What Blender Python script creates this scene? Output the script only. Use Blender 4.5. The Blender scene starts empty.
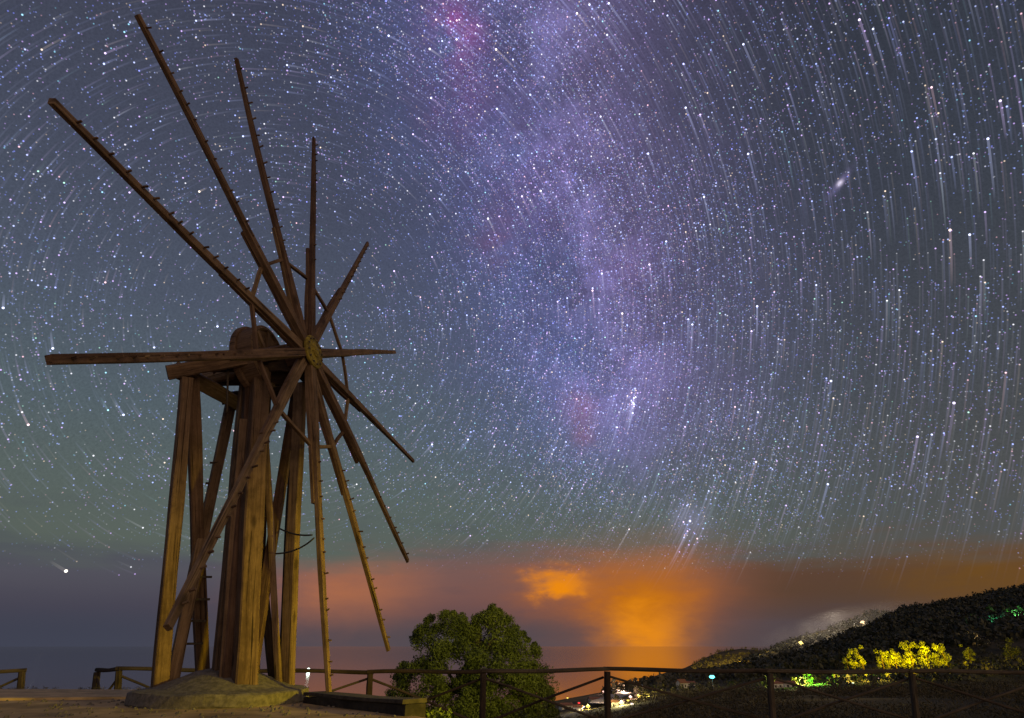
import bpy, math, random
import numpy as np
from mathutils import Vector, Matrix, noise as mnoise

# ------------------------------------------------------------------ camera
SC = bpy.context.scene
COL = SC.collection
R_ = math.radians
F = 600.0                      # focal length in pixels of a 1024 px wide frame
PITCH = math.atan(287 / F)     # horizon sits low in the frame
CZ = 0.75
cp, sp = math.cos(PITCH), math.sin(PITCH)
cam_d = bpy.data.cameras.new('camera')
cam = bpy.data.objects.new('camera', cam_d)
COL.objects.link(cam)
cam.location = (0, 0, CZ)
cam.rotation_euler = (R_(90) + PITCH, 0, 0)
cam_d.sensor_width = 36
cam_d.lens = 36 * F / 1024
cam_d.clip_start = 0.1
cam_d.clip_end = 200000
SC.camera = cam
SC.view_settings.view_transform = 'Standard'
SC.view_settings.look = 'None'
SC.view_settings.exposure = 0.0
SC.view_settings.gamma = 1
SC.cycles.max_bounces = 6
SC.cycles.transparent_max_bounces = 24


def ray(px, py):
    u = (px - 512) / F
    v = (359 - py) / F
    return Vector((u, cp - sp * v, sp + cp * v))


def W(px, py, Y):
    """point at world depth Y seen at pixel (px, py)"""
    d = ray(px, py)
    t = Y / d.y
    return Vector((d.x * t, Y, CZ + d.z * t))


def lin(r, g, b):
    f = lambda c: (c / 255 / 12.92) if c <= 10 else ((c / 255 + 0.055) / 1.055) ** 2.4
    return (f(r), f(g), f(b))


# ------------------------------------------------------------------ node helper
class S:
    """a socket with arithmetic"""
    def __init__(s, nt, sock):
        s.nt, s.k = nt, sock

    def _m(s, op, *a):
        n = s.nt.nodes.new('ShaderNodeMath'); n.operation = op
        for i, x in enumerate((s,) + a):
            if isinstance(x, S): s.nt.links.new(x.k, n.inputs[i])
            else: n.inputs[i].default_value = x
        return S(s.nt, n.outputs[0])
    def __add__(s, o): return s._m('ADD', o)
    def __radd__(s, o): return s._m('ADD', o)
    def __sub__(s, o): return s._m('SUBTRACT', o)
    def __rsub__(s, o): return (s * -1) + o
    def __mul__(s, o): return s._m('MULTIPLY', o)
    def __rmul__(s, o): return s._m('MULTIPLY', o)
    def __truediv__(s, o): return s._m('DIVIDE', o)
    def exp(s): return s._m('EXPONENT')
    def abs(s): return s._m('ABSOLUTE')
    def max(s, o): return s._m('MAXIMUM', o)
    def min(s, o): return s._m('MINIMUM', o)
    def sstep(s, a, b):
        n = s.nt.nodes.new('ShaderNodeMapRange'); n.interpolation_type = 'SMOOTHSTEP'
        s.nt.links.new(s.k, n.inputs[0])
        if a < b:
            n.inputs[1].default_value = a; n.inputs[2].default_value = b
            n.inputs[3].default_value = 0; n.inputs[4].default_value = 1
        else:
            n.inputs[1].default_value = b; n.inputs[2].default_value = a
            n.inputs[3].default_value = 1; n.inputs[4].default_value = 0
        return S(s.nt, n.outputs[0])


def mixc(nt, fac, a, b, mode='MIX'):
    n = nt.nodes.new('ShaderNodeMix'); n.data_type = 'RGBA'; n.blend_type = mode
    n.clamp_factor = True
    for i, x in ((0, fac), (6, a), (7, b)):
        if isinstance(x, S): nt.links.new(x.k, n.inputs[i])
        elif i == 0: n.inputs[0].default_value = x
        else: n.inputs[i].default_value = (*x, 1)
    return S(nt, n.outputs[2])


def ramp(nt, fac, stops):
    n = nt.nodes.new('ShaderNodeValToRGB')
    e = n.color_ramp.elements
    while len(e) < len(stops): e.new(0.5)
    for k, (p, c) in enumerate(stops):
        e[k].position = p; e[k].color = (*c, 1)
    nt.links.new(fac.k, n.inputs[0])
    return S(nt, n.outputs[0])


def tnoise(nt, vec, scale, detail=4, rough=0.55, dist=0.0):
    n = nt.nodes.new('ShaderNodeTexNoise')
    n.inputs['Scale'].default_value = scale
    n.inputs['Detail'].default_value = detail
    n.inputs['Roughness'].default_value = rough
    n.inputs['Distortion'].default_value = dist
    if vec is not None: nt.links.new(vec.k, n.inputs['Vector'])
    return S(nt, n.outputs[0])


def vscale(nt, vec, sx, sy, sz):
    n = nt.nodes.new('ShaderNodeVectorMath'); n.operation = 'MULTIPLY'
    nt.links.new(vec.k, n.inputs[0]); n.inputs[1].default_value = (sx, sy, sz)
    return S(nt, n.outputs[0])


# ------------------------------------------------------------------ night sky
world = bpy.data.worlds.new('World')
SC.world = world
world.use_nodes = True
wt = world.node_tree
wt.nodes.clear()
tc = wt.nodes.new('ShaderNodeTexCoord')
D = S(wt, tc.outputs['Generated'])
sx = wt.nodes.new('ShaderNodeSeparateXYZ'); wt.links.new(D.k, sx.inputs[0])
dx, dy, dz = (S(wt, sx.outputs[i]) for i in range(3))
el = dz._m('ARCSINE') * (180 / math.pi)
az = dx._m('ARCTAN2', dy) * (180 / math.pi)


def azel(px, py):
    d = ray(px, py).normalized()
    return math.degrees(math.atan2(d.x, d.y)), math.degrees(math.asin(d.z))


def dotdir(v):
    n = wt.nodes.new('ShaderNodeVectorMath'); n.operation = 'DOT_PRODUCT'
    wt.links.new(D.k, n.inputs[0]); n.inputs[1].default_value = v
    return S(wt, n.outputs['Value'])


def blob(px, py, waz, wel, p=1.0, warp=False):
    a, e = azel(px, py)
    A, E = (azw, elw) if p < 0 or warp else (az, el)
    q = ((A - a) * (1 / waz)); r = ((E - e) * (1 / wel))
    if p < 0:                      # squarish patch
        g = (q * q)._m('POWER', -p) + (r * r)._m('POWER', -p)
    else:
        g = q * q + r * r
    return (g * -1).exp()


n_big = tnoise(wt, vscale(wt, D, 1, 1, 1.6), 3.0, 3)
n_mid = tnoise(wt, vscale(wt, D, 1, 1, 1.3), 9.0, 5, 0.6, 0.3)
puff = tnoise(wt, vscale(wt, D, 1, 1, 2.6), 13.0, 5, 0.6)
puff2 = tnoise(wt, vscale(wt, D, 1.1, 1.1, 2.2), 17.0, 5, 0.6, .4)
azw = az + (puff - .5) * 6.0
elw = el + (puff2 - .5) * 3.6
clear = ramp(wt, el * (1 / 70), [
    (0.00, lin(92, 100, 92)), (7 / 70, lin(88, 97, 90)), (12 / 70, lin(86, 97, 95)),
    (18 / 70, lin(80, 92, 99)), (27 / 70, lin(74, 82, 98)), (38 / 70, lin(66, 71, 88)), (56 / 70, lin(59, 61, 76))])
right_dark = ramp(wt, el * (1 / 70), [
    (0.00, lin(88, 88, 84)), (10 / 70, lin(78, 80, 80)), (20 / 70, lin(66, 70, 76)),
    (35 / 70, lin(56, 61, 72)), (56 / 70, lin(45, 49, 60))])
sky = mixc(wt, az.sstep(8, 40), clear, right_dark)
# darker wisps of thin cloud low over the sea
wisp = tnoise(wt, vscale(wt, D, 1, 1, 5), 5.0, 4).sstep(0.5, 0.72) * el.sstep(16, 9)
sky = mixc(wt, wisp * 0.45, sky, lin(76, 82, 88))

# milky way band on its own great circle
m1 = ray(515, -20).normalized(); m2 = ray(628, 450).normalized()
mn = m1.cross(m2).normalized()
band = dotdir(mn)                                   # signed distance from the band's spine
if True:
    bandw = band + (n_mid - 0.5) * 0.16
    core = (bandw * bandw * (-1 / 0.21 ** 2)).exp()
    inner = ((bandw * bandw) * (-1 / 0.085 ** 2)).exp()
    fade = el.sstep(9, 24)
    off = wt.nodes.new('ShaderNodeVectorMath'); off.operation = 'ADD'
    wt.links.new(D.k, off.inputs[0]); off.inputs[1].default_value = (3.37, 1.73, 5.21)
    rot = wt.nodes.new('ShaderNodeVectorRotate'); rot.rotation_type = 'EULER_XYZ'
    wt.links.new(off.outputs[0], rot.inputs['Vector']); rot.inputs['Rotation'].default_value = (.6, .9, .4)
    DR = S(wt, rot.outputs[0])
    lane = tnoise(wt, DR, 6.2, 8, .6).sstep(.47, .62) * .75 + tnoise(wt, DR, 15.0, 6, .62).sstep(.5, .64) * .4
    lane = lane * ((band * band) * (-1 / 0.15 ** 2)).exp()
    mwc = mixc(wt, ((dotdir(mn) * 6) + 0.5).sstep(0.0, 1.0), lin(98, 88, 130), lin(88, 96, 150))
    mwc2 = mixc(wt, n_big.sstep(0.4, 0.6), mwc, lin(108, 98, 148))
    sky = mixc(wt, core * fade * 0.7, sky, mwc)
    sky = mixc(wt, inner * fade * tnoise(wt, DR, 10.0, 7, .65).sstep(0.36, 0.66) * 0.62, sky, lin(138, 128, 190))
    sky = mixc(wt, lane * fade * 0.55, sky, lin(66, 60, 84))
# reddish nebulae
for (px, py, w, s, c) in ((452, 32, 2.0, .95, lin(165, 62, 150)), (455, 100, 3.6, .35, lin(120, 70, 130)), (496, 243, 2.3, .42, lin(120, 60, 95)),
                          (580, 408, 1.6, .5, lin(140, 84, 112)), (584, 437, 1.1, .38, lin(140, 84, 112)), (525, 190, 5.0, .3, lin(98, 66, 112)),
                          (625, 262, 2.5, .2, lin(120, 76, 130))):
    g = blob(px, py, w / max(.45, math.cos(R_(azel(px, py)[1]))), w) * (n_mid.sstep(0.3, 0.62))
    sky = mixc(wt, g * s, sky, c)
# the far galaxy: a small tilted ellipse of light
ga, ge = azel(840, 183)
qx = (az - ga) * math.cos(R_(ge)); qy = el - ge
ca, sa = math.cos(R_(38)), math.sin(R_(38))
gu = qx * ca + qy * sa; gv = qy * ca - qx * sa
sky = mixc(wt, ((gu * gu * (1 / 1.05 ** 2) + gv * gv * (1 / .26 ** 2)) * -1).exp() * .4, sky, lin(135, 125, 180))
sky = mixc(wt, ((gu * gu * (1 / .26 ** 2) + gv * gv * (1 / .17 ** 2)) * -1).exp() * .8, sky, lin(235, 225, 245))
# open cluster haze
sky = mixc(wt, blob(690, 520, 1.6, 1.6) * .3, sky, lin(150, 150, 190))

# cloud bank above the sea
sinaz = (az * (math.pi / 180))._m('SINE')
elc = el * (1 + 0.62 * (sinaz * sinaz))
streak = tnoise(wt, vscale(wt, D, 1, 1, 9), 4.0, 5, 0.55)
edge = elc + (streak - 0.5) * 6.0 + (n_big - .5) * 5.0
bank = edge.sstep(9.6, 5.8)
cl_l = ramp(wt, elc * (1 / 10), [(0.0, lin(66, 68, 82)), (.12, lin(64, 64, 76)), (.3, lin(72, 68, 80)), (.6, lin(80, 79, 89)), (.85, lin(75, 79, 88)), (1, lin(76, 83, 88))])
cl_c = ramp(wt, elc * (1 / 10), [(0.0, lin(84, 78, 86)), (.08, lin(80, 72, 76)), (.25, lin(106, 76, 76)), (.6, lin(112, 86, 84)), (1, lin(94, 90, 92))])
cl_r = ramp(wt, elc * (1 / 10), [(0.0, lin(88, 68, 58)), (.25, lin(80, 61, 49)), (.6, lin(86, 64, 52)), (1, lin(96, 76, 62))])
cloud = mixc(wt, az.sstep(-26, -10), cl_l, cl_c)
cloud = mixc(wt, az.sstep(11, 24), cloud, cl_r)
cloud = mixc(wt, streak.sstep(0.52, 0.7) * 0.35, cloud, lin(70, 70, 82))


def glow(px, py, waz, wel, s, c, p=1.0):
    global cloud
    mod = (0.1 + 0.9 * puff + 0.85 * streak)
    cloud = mixc(wt, blob(px, py, waz, wel, p, True) * mod * s, cloud, c)


glow(332, 600, 5.5, 3.4, .72, lin(168, 104, 74))
glow(370, 590, 5.0, 3.0, .45, lin(172, 106, 70))
glow(612, 600, 8.6, 4.6, .75, lin(164, 94, 48))
glow(640, 606, 6.2, 4.6, .5, lin(178, 98, 28), -1.0)
glow(647, 608, 4.2, 4.2, .9, lin(184, 104, 14), -1.25)
glow(648, 640, 3.4, 2.6, .85, lin(236, 142, 18), -1.2)
glow(562, 583, 2.4, 1.15, 1.0, lin(232, 136, 14), -1.6)
low = el.sstep(4.4, 0.6) * (1 - blob(646, 640, 5.0, 8.0) * .95)
cloud = mixc(wt, low * .8, cloud, mixc(wt, az.sstep(-34, -12), lin(62, 65, 80), lin(78, 71, 78)))
glow(1000, 575, 7.5, 3.2, .7, lin(112, 76, 22))
sky = mixc(wt, bank, sky, cloud)
# upper fringe of the orange glow bleeds into the clear air
sky = mixc(wt, blob(640, 556, 7, 2.2) * .35, sky, lin(150, 100, 70))
# fine image grain put into the sky colour above the cloud
grain = tnoise(wt, D, 330.0, 2, .8)
speckle = (grain - .5) * (el.sstep(6, 16) * (.7 + core * .6)) + (1.04 + .05 * el.sstep(8, 20))
vs_ = wt.nodes.new('ShaderNodeVectorMath'); vs_.operation = 'SCALE'
wt.links.new(sky.k, vs_.inputs[0]); wt.links.new(speckle.k, vs_.inputs['Scale'])
sky = S(wt, vs_.outputs[0])
# faint physical twilight remainder under everything
nish = wt.nodes.new('ShaderNodeTexSky'); nish.sky_type = 'NISHITA'
nish.sun_disc = False
nish.sun_elevation = R_(-8); nish.sun_rotation = R_(130)
bg = wt.nodes.new('ShaderNodeBackground'); wt.links.new(sky.k, bg.inputs[0]); bg.inputs[1].default_value = 1.0
bg2 = wt.nodes.new('ShaderNodeBackground'); wt.links.new(nish.outputs[0], bg2.inputs[0]); bg2.inputs[1].default_value = 0.05
ad = wt.nodes.new('ShaderNodeAddShader'); wt.links.new(bg.outputs[0], ad.inputs[0]); wt.links.new(bg2.outputs[0], ad.inputs[1])
wo = wt.nodes.new('ShaderNodeOutputWorld'); wt.links.new(ad.outputs[0], wo.inputs[0])

# one low, warm key light from the right behind the camera
sun_d = bpy.data.lights.new('sun', 'SUN')
sun_d.energy = 0.85
sun_d.color = (1.0, 0.68, 0.36)
sun_d.angle = R_(55)
sun = bpy.data.objects.new('sun', sun_d); COL.objects.link(sun)
SUNDIR = Vector((0.62, -0.74, 0.26)).normalized()     # towards the light
sun.rotation_euler = SUNDIR.to_track_quat('Z', 'Y').to_euler()


# added sodium spot right of view, stands in for street lighting at mill foot
spot_d = bpy.data.lights.new('mill_foot_spot', 'SPOT')
spot_d.energy = 6800
spot_d.color = (1.0, .74, .0)
spot_d.spot_size = R_(34); spot_d.spot_blend = 1.0
spot_d.shadow_soft_size = .3
spot = bpy.data.objects.new('mill_foot_spot', spot_d); COL.objects.link(spot)
spot.location = (9, 5.5, 2.2)
spot.rotation_euler = (Vector((-3.6, 11.2, 0.4)) - Vector((9, 5.5, 2.2))).to_track_quat('-Z', 'Y').to_euler()


lane_d = bpy.data.lights.new('tree_spot', 'SPOT')  # unseen spot added to light the tree, in place of street lighting
lane_d.energy = 4600
lane_d.color = (1.0, .86, .10)
lane_d.spot_size = R_(26); lane_d.spot_blend = .9
lane_d.shadow_soft_size = .5
lane = bpy.data.objects.new('tree_spot', lane_d); COL.objects.link(lane)
lane.location = (5.5, 7.0, 3.6)
lane.rotation_euler = (Vector((-1.6, 23.4, 0.6)) - Vector((5.5, 7.0, 3.6))).to_track_quat('-Z', 'Y').to_euler()


# ------------------------------------------------------------------ materials
def mat(name):
    m = bpy.data.materials.new(name); m.use_nodes = True
    nt = m.node_tree
    return m, nt, nt.nodes['Principled BSDF']


def simple(name, c, rough=.8, var=.35, scale=6.0, bump=.0, spec=.3):
    m, nt, b = mat(name)
    t = nt.nodes.new('ShaderNodeTexCoord')
    v = S(nt, t.outputs['Object'])
    n = tnoise(nt, v, scale, 6, .6)
    col = mixc(nt, n.sstep(.3, .7), tuple(x * (1 - var) for x in c), tuple(min(1, x * (1 + var)) for x in c))
    nt.links.new(col.k, b.inputs['Base Color'])
    b.inputs['Roughness'].default_value = rough
    b.inputs['Specular IOR Level'].default_value = spec
    if bump:
        bn = nt.nodes.new('ShaderNodeBump'); bn.inputs['Strength'].default_value = bump
        bn.inputs['Distance'].default_value = .02
        nt.links.new(n.k, bn.inputs['Height']); nt.links.new(bn.outputs[0], b.inputs['Normal'])
    return m


def wood(name, dark, light, grain=1.0):
    m, nt, b = mat(name)
    t = nt.nodes.new('ShaderNodeTexCoord')
    oi = nt.nodes.new('ShaderNodeObjectInfo')
    off = nt.nodes.new('ShaderNodeVectorMath'); off.operation = 'MULTIPLY_ADD'
    cmb = nt.nodes.new('ShaderNodeCombineXYZ')
    for i in range(3): nt.links.new(oi.outputs['Random'], cmb.inputs[i])
    nt.links.new(cmb.outputs[0], off.inputs[0]); off.inputs[1].default_value = (31, 17, 43)
    nt.links.new(t.outputs['Object'], off.inputs[2])
    v = S(nt, off.outputs[0])
    g1 = tnoise(nt, vscale(nt, v, 22 * grain, 22 * grain, .8 * grain), 1.0, 8, .72, .8)
    g2 = tnoise(nt, vscale(nt, v, 2.2, 2.2, 1.6), 1.0, 6, .7)          # rain stains and bleached patches
    g3 = tnoise(nt, vscale(nt, v, 9, 9, 5), 1.0, 5, .7)                 # mottling
    kn = nt.nodes.new('ShaderNodeTexVoronoi'); kn.inputs['Scale'].default_value = 1.0
    nt.links.new(vscale(nt, v, 3.5, 3.5, 1.5).k, kn.inputs['Vector'])
    knot = S(nt, kn.outputs['Distance']).sstep(.22, .08)
    cr = tnoise(nt, vscale(nt, v, 34, 34, .55), 1.0, 4, .6, .5).sstep(.60, .66)
    rnd = S(nt, oi.outputs['Random'])
    col = mixc(nt, g1.sstep(.3, .7), dark, light)
    col = mixc(nt, g2.sstep(.42, .68) * .65, col, tuple(x * .55 for x in dark))
    col = mixc(nt, g2.sstep(.46, .3) * .35, col, (light[0] * 1.05, light[1] * 1.1, light[2] * 1.25))
    col = mixc(nt, g3.sstep(.5, .7) * .4, col, tuple(x * .6 for x in dark))
    col = mixc(nt, cr * .85, col, tuple(x * .15 for x in dark))
    col = mixc(nt, knot * .7, col, tuple(x * .3 for x in dark))
    br = nt.nodes.new('ShaderNodeHueSaturation')
    nt.links.new(col.k, br.inputs['Color']); nt.links.new((rnd * .75 + .6).k, br.inputs['Value'])
    nt.links.new((rnd._m('FRACT') * .03 + .485).k, br.inputs['Hue'])
    nt.links.new(br.outputs[0], b.inputs['Base Color'])
    b.inputs['Roughness'].default_value = .85
    b.inputs['Specular IOR Level'].default_value = .2
    bn = nt.nodes.new('ShaderNodeBump'); bn.inputs['Strength'].default_value = .6; bn.inputs['Distance'].default_value = .015
    nt.links.new((g1 - cr * .8).k, bn.inputs['Height']); nt.links.new(bn.outputs[0], b.inputs['Normal'])
    return m


def emit(name, c, s):
    m = bpy.data.materials.new(name); m.use_nodes = True
    nt = m.node_tree; nt.nodes.clear()
    e = nt.nodes.new('ShaderNodeEmission'); e.inputs[0].default_value = (*c, 1); e.inputs[1].default_value = s
    o = nt.nodes.new('ShaderNodeOutputMaterial'); nt.links.new(e.outputs[0], o.inputs[0])
    m.cycles.emission_sampling = 'NONE'
    return m


M_WOOD = wood('weathered_wood', (.088, .052, .036), (.215, .138, .092))
M_WOODD = wood('shaded_dark_wood', (.045, .03, .024), (.10, .068, .05))  # darker copy of the timber, shade under the cap put into its colour
M_HUB = wood('painted_hub_wood', (.08, .055, .02), (.34, .26, .04), .4)
M_FENCE = wood('fence_wood', (.045, .033, .026), (.105, .077, .057))
M_IRON = simple('rusty_iron', (.06, .045, .035), .7, .4, 20)
M_ROPE = simple('steel_cable', (.05, .05, .05), .6)
M_CONC = simple('old_concrete', (.13, .115, .10), .95, .35, 14, .5)
M_STONE = simple('dark_stone', (.035, .03, .026), .9, .4, 7, .6)
M_TERR = simple('trodden_earth_terrace', (.36, .25, .12), .95, .45, 1.3, .5)
M_BARK = simple('bark', (.08, .055, .035), .9, .4, 9, .6)
M_WALL = simple('white_plaster', (.62, .58, .5), .8, .15, 1)
M_ROOF = simple('clay_tiles', (.26, .12, .07), .85, .3, 4)
M_METAL = simple('lamp_post_metal', (.12, .12, .12), .5)
M_HULL = simple('boat_hull_paint', (.5, .5, .52), .5)
M_ROAD = simple('lightened_asphalt', (.34, .32, .3), .9, .2, .3)  # road colour paled to suggest a streak of car light


def leafmat(name, a, b_):
    m, nt, b = mat(name)
    g = nt.nodes.new('ShaderNodeNewGeometry')
    rnd = S(nt, g.outputs['Random Per Island'])
    n = tnoise(nt, S(nt, nt.nodes.new('ShaderNodeTexCoord').outputs['Object']), .9, 3)
    col = mixc(nt, rnd * .6 + n.sstep(.35, .65) * .4, a, b_)
    nt.links.new(col.k, b.inputs['Base Color'])
    b.inputs['Roughness'].default_value = .7
    b.inputs['Specular IOR Level'].default_value = .25
    return m


M_LEAF = leafmat('juniper_foliage', (.035, .05, .012), (.135, .16, .03))
M_LEAFY = leafmat('garden_foliage', (.07, .09, .02), (.15, .16, .04))
M_FOREST = leafmat('forest_foliage', (.038, .04, .028), (.085, .082, .055))
M_SCRUB = leafmat('dry_scrub', (.035, .028, .014), (.12, .095, .045))


# ------------------------------------------------------------------ building helpers
WM = {}       # world matrix of every object, known before the depsgraph runs


def tag(o, label=None, cat=None, group=None, kind=None):
    if label: o['label'] = label
    if cat: o['category'] = cat
    if group: o['group'] = group
    if kind: o['kind'] = kind
    return o


def put(o, M=None, parent=None):
    M = M or Matrix.Identity(4)
    if o.name not in COL.objects: COL.objects.link(o)
    WM[o.name] = M
    if parent:
        o.parent = parent
        o.matrix_local = WM[parent.name].inverted() @ M
    else:
        o.matrix_local = M
    return o


def empty(name, loc):
    o = bpy.data.objects.new(name, None)
    o.empty_display_size = .3
    return put(o, Matrix.Translation(Vector(loc)))


def mesh_obj(name, verts, faces, m, parent=None, M=None, smooth=False):
    me = bpy.data.meshes.new(name)
    me.from_pydata([tuple(v) for v in verts], [], faces)
    if smooth:
        me.polygons.foreach_set('use_smooth', [True] * len(me.polygons))
    me.materials.append(m)
    me.update()
    return put(bpy.data.objects.new(name, me), M, parent)


def frame(a, b, side):
    """matrix with origin a, local Z along a->b, local X along side"""
    z = (b - a).normalized()
    x = (side - z * side.dot(z)).normalized()
    y = z.cross(x)
    M = Matrix(((x.x, y.x, z.x, a.x), (x.y, y.y, z.y, a.y), (x.z, y.z, z.z, a.z), (0, 0, 0, 1)))
    return M


rng = random.Random(7)


def beam(name, a, b, w0, d0, m, parent, side=Vector((1, 0, 0)), w1=None, d1=None, rough=.006, bow=0.0, ch=.18, cut=0.0, n=9):
    """a hewn timber from a to b; w along side, d across; chamfered, slightly uneven, tapering"""
    w1 = w0 if w1 is None else w1; d1 = d0 if d1 is None else d1
    M = frame(a, b, side); L = (b - a).length
    vs, fs = [], []
    ph = rng.random() * 50
    for i in range(n + 1):
        t = i / n
        w = (w0 + (w1 - w0) * t) / 2; d = (d0 + (d1 - d0) * t) / 2
        c = ch * min(w, d)
        ox = rough * math.sin(ph + t * 7) + bow * math.sin(math.pi * t)
        oy = rough * math.cos(ph * 1.7 + t * 6)
        k = 1 + .05 * math.sin(ph * 2 + t * 11) + rng.uniform(-.025, .025)
        for j, (x, y) in enumerate(((w - c, -d), (w, -d + c), (w, d - c), (w - c, d), (-w + c, d), (-w, d - c), (-w, -d + c), (-w + c, -d))):
            z = L * t
            if i == n: z += cut * x
            vs.append((ox + x * k, oy + y * k, z))
    for i in range(n):
        for j in range(8):
            q = i * 8; r = q + 8; j2 = (j + 1) % 8
            fs.append((q + j, q + j2, r + j2, r + j))
    fs.append(tuple(range(7, -1, -1))); fs.append(tuple(n * 8 + j for j in range(8)))
    return mesh_obj(name, vs, fs, m, parent, M)


def tube(name, pts, r, m, parent=None, seg=6, M=None):
    vs, fs = [], []
    for i, p in enumerate(pts):
        p = Vector(p)
        t = (Vector(pts[min(i + 1, len(pts) - 1)]) - Vector(pts[max(i - 1, 0)])).normalized()
        s = t.cross(Vector((0, 0, 1)) if abs(t.z) < .9 else Vector((1, 0, 0))).normalized(); u = s.cross(t)
        rr = r[i] if isinstance(r, (list, tuple)) else r
        for k in range(seg):
            a = 2 * math.pi * k / seg
            vs.append(p + (s * math.cos(a) + u * math.sin(a)) * rr)
    for i in range(len(pts) - 1):
        for k in range(seg):
            k2 = (k + 1) % seg
            fs.append((i * seg + k, i * seg + k2, (i + 1) * seg + k2, (i + 1) * seg + k))
    fs.append(tuple(range(seg - 1, -1, -1))); fs.append(tuple((len(pts) - 1) * seg + k for k in range(seg)))
    return mesh_obj(name, vs, fs, m, parent, M, True)


def lathe(name, prof, m, parent, M, seg=40, smooth=False, wob=0.0):
    """prof: list of (radius, height) around local Z"""
    vs, fs = [], []
    for i, (r, z) in enumerate(prof):
        for k in range(seg):
            a = 2 * math.pi * k / seg
            rr = r * (1 + wob * mnoise.noise(Vector((math.cos(a) * 2, math.sin(a) * 2, i * .7))))
            vs.append((rr * math.cos(a), rr * math.sin(a), z + wob * .6 * mnoise.noise(Vector((math.cos(a) * 3 * r, math.sin(a) * 3 * r, 9 + i)))))
    for i in range(len(prof) - 1):
        for k in range(seg):
            k2 = (k + 1) % seg
            fs.append((i * seg + k, i * seg + k2, (i + 1) * seg + k2, (i + 1) * seg + k))
    fs.append(tuple(range(seg - 1, -1, -1))); fs.append(tuple((len(prof) - 1) * seg + k for k in range(seg)))
    return mesh_obj(name, vs, fs, m, parent, M, smooth)


# ------------------------------------------------------------------ terrain, sea, terrace
SEA = -95.0
KEYS = [   # depth, then (pixel, horizon line) pairs of the ground's profile at that depth
    (4, None), (15, None),
    (26, [(-400, 800), (400, 748), (560, 738), (620, 724), (700, 708), (800, 701), (1024, 697), (1400, 688)]),
    (60, [(-400, 850), (400, 775), (560, 733), (620, 718), (700, 701), (760, 697), (850, 694), (1024, 690), (1400, 680)]),
    (150, [(-400, 850), (400, 770), (500, 735), (560, 714), (620, 704), (660, 697), (700, 694), (800, 690.5), (1024, 683), (1400, 660)]),
    (300, [(-400, 830), (400, 745), (500, 717), (560, 705), (600, 698), (640, 692), (700, 687), (800, 681), (900, 670), (1024, 654), (1400, 615)]),
    (450, [(-400, 790), (400, 735), (500, 713), (560, 701), (600, 693), (640, 687), (700, 679), (770, 669), (800, 662), (840, 648), (880, 632), (1024, 604), (1400, 560)]),
    (600, [(-400, 760), (400, 730), (500, 713), (560, 700), (620, 689), (700, 676), (740, 669), (770, 663), (800, 656), (840, 640), (870, 630), (884, 621), (900, 613), (960, 603), (1000, 594), (1024, 589), (1100, 575), (1400, 530)]),
    (760, [(-400, 740), (500, 714), (560, 702), (640, 688), (700, 680), (770, 672), (800, 667), (840, 655), (870, 645), (1024, 612), (1400, 570)]),
    (1300, [(-400, 720), (500, 712), (560, 701), (640, 685), (690, 678), (740, 664), (765, 651), (800, 639), (830, 627), (870, 615), (1024, 594), (1400, 560)]),
    (1800, [(-400, 720), (560, 704), (615, 690), (690, 680), (765, 664), (870, 645), (1024, 625), (1400, 600)]),
    (2300, [(-400, 710), (560, 700), (640, 680.5), (668, 672), (690, 667), (705, 657), (720, 651), (742, 648), (765, 650), (800, 650), (1024, 640), (1400, 640)]),
    (3000, [(-400, 700), (1400, 690)]), (4200, [(-400, 700), (1400, 690)])]
AG = np.linspace(-1.7, 1.7, 460)
rows = []
for Y, prof in KEYS:
    if prof is None:
        rows.append(np.full(len(AG), -0.85)); continue
    pts = [W(px, py, Y) for px, py in prof]
    rows.append(np.interp(AG, [p.x / Y for p in pts], [p.z for p in pts]))
KY = np.array([k[0] for k in KEYS], float)
rows = np.array(rows)


def ground(x, Y):
    a = x / Y
    i = int(np.clip(np.searchsorted(KY, Y) - 1, 0, len(KY) - 2))
    t = min(max((Y - KY[i]) / (KY[i + 1] - KY[i]), 0), 1)
    z = (1 - t) * np.interp(a, AG, rows[i]) + t * np.interp(a, AG, rows[i + 1])
    amp = min(1.0, max(0.0, (Y - 14) / 30)) * (.12 + Y * .0035)
    s = 1 / (3 + Y * .05)
    return float(z) + amp * mnoise.fractal(Vector((x * s, Y * s, 3.1)), 1.0, 2.0, 4) * .5


def hit(px, py, y0=16.0, y1=3000.0):
    """where the view ray through a pixel meets the ground"""
    Y = y0
    while Y < y1:
        p = W(px, py, Y)
        if p.z <= ground(p.x, Y):
            return Vector((p.x, Y, ground(p.x, Y)))
        Y *= 1.006
    return None


ys = np.concatenate([np.linspace(4, 15, 6), np.geomspace(15.5, 4200, 250)])
vs = []
for Y in ys:
    for a in AG[::2]:
        vs.append((a * Y, Y, ground(a * Y, Y)))
nx = len(AG[::2])
fs = [(j * nx + i, j * nx + i + 1, (j + 1) * nx + i + 1, (j + 1) * nx + i) for j in range(len(ys) - 1) for i in range(nx - 1)]
m, nt, b = mat('hillside_soil')
v = S(nt, nt.nodes.new('ShaderNodeTexCoord').outputs['Object'])
n1 = tnoise(nt, v, .02, 8, .6); n2 = tnoise(nt, v, .6, 6, .65)
col = mixc(nt, n1.sstep(.4, .6), (.045, .04, .022), (.085, .07, .045))
col = mixc(nt, n2.sstep(.4, .7) * .6, col, (.025, .028, .014))
nt.links.new(col.k, b.inputs['Base Color']); b.inputs['Roughness'].default_value = .95
b.inputs['Specular IOR Level'].default_value = .1
tag(mesh_obj('hillside', vs, fs, m, smooth=True), kind='structure')

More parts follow.
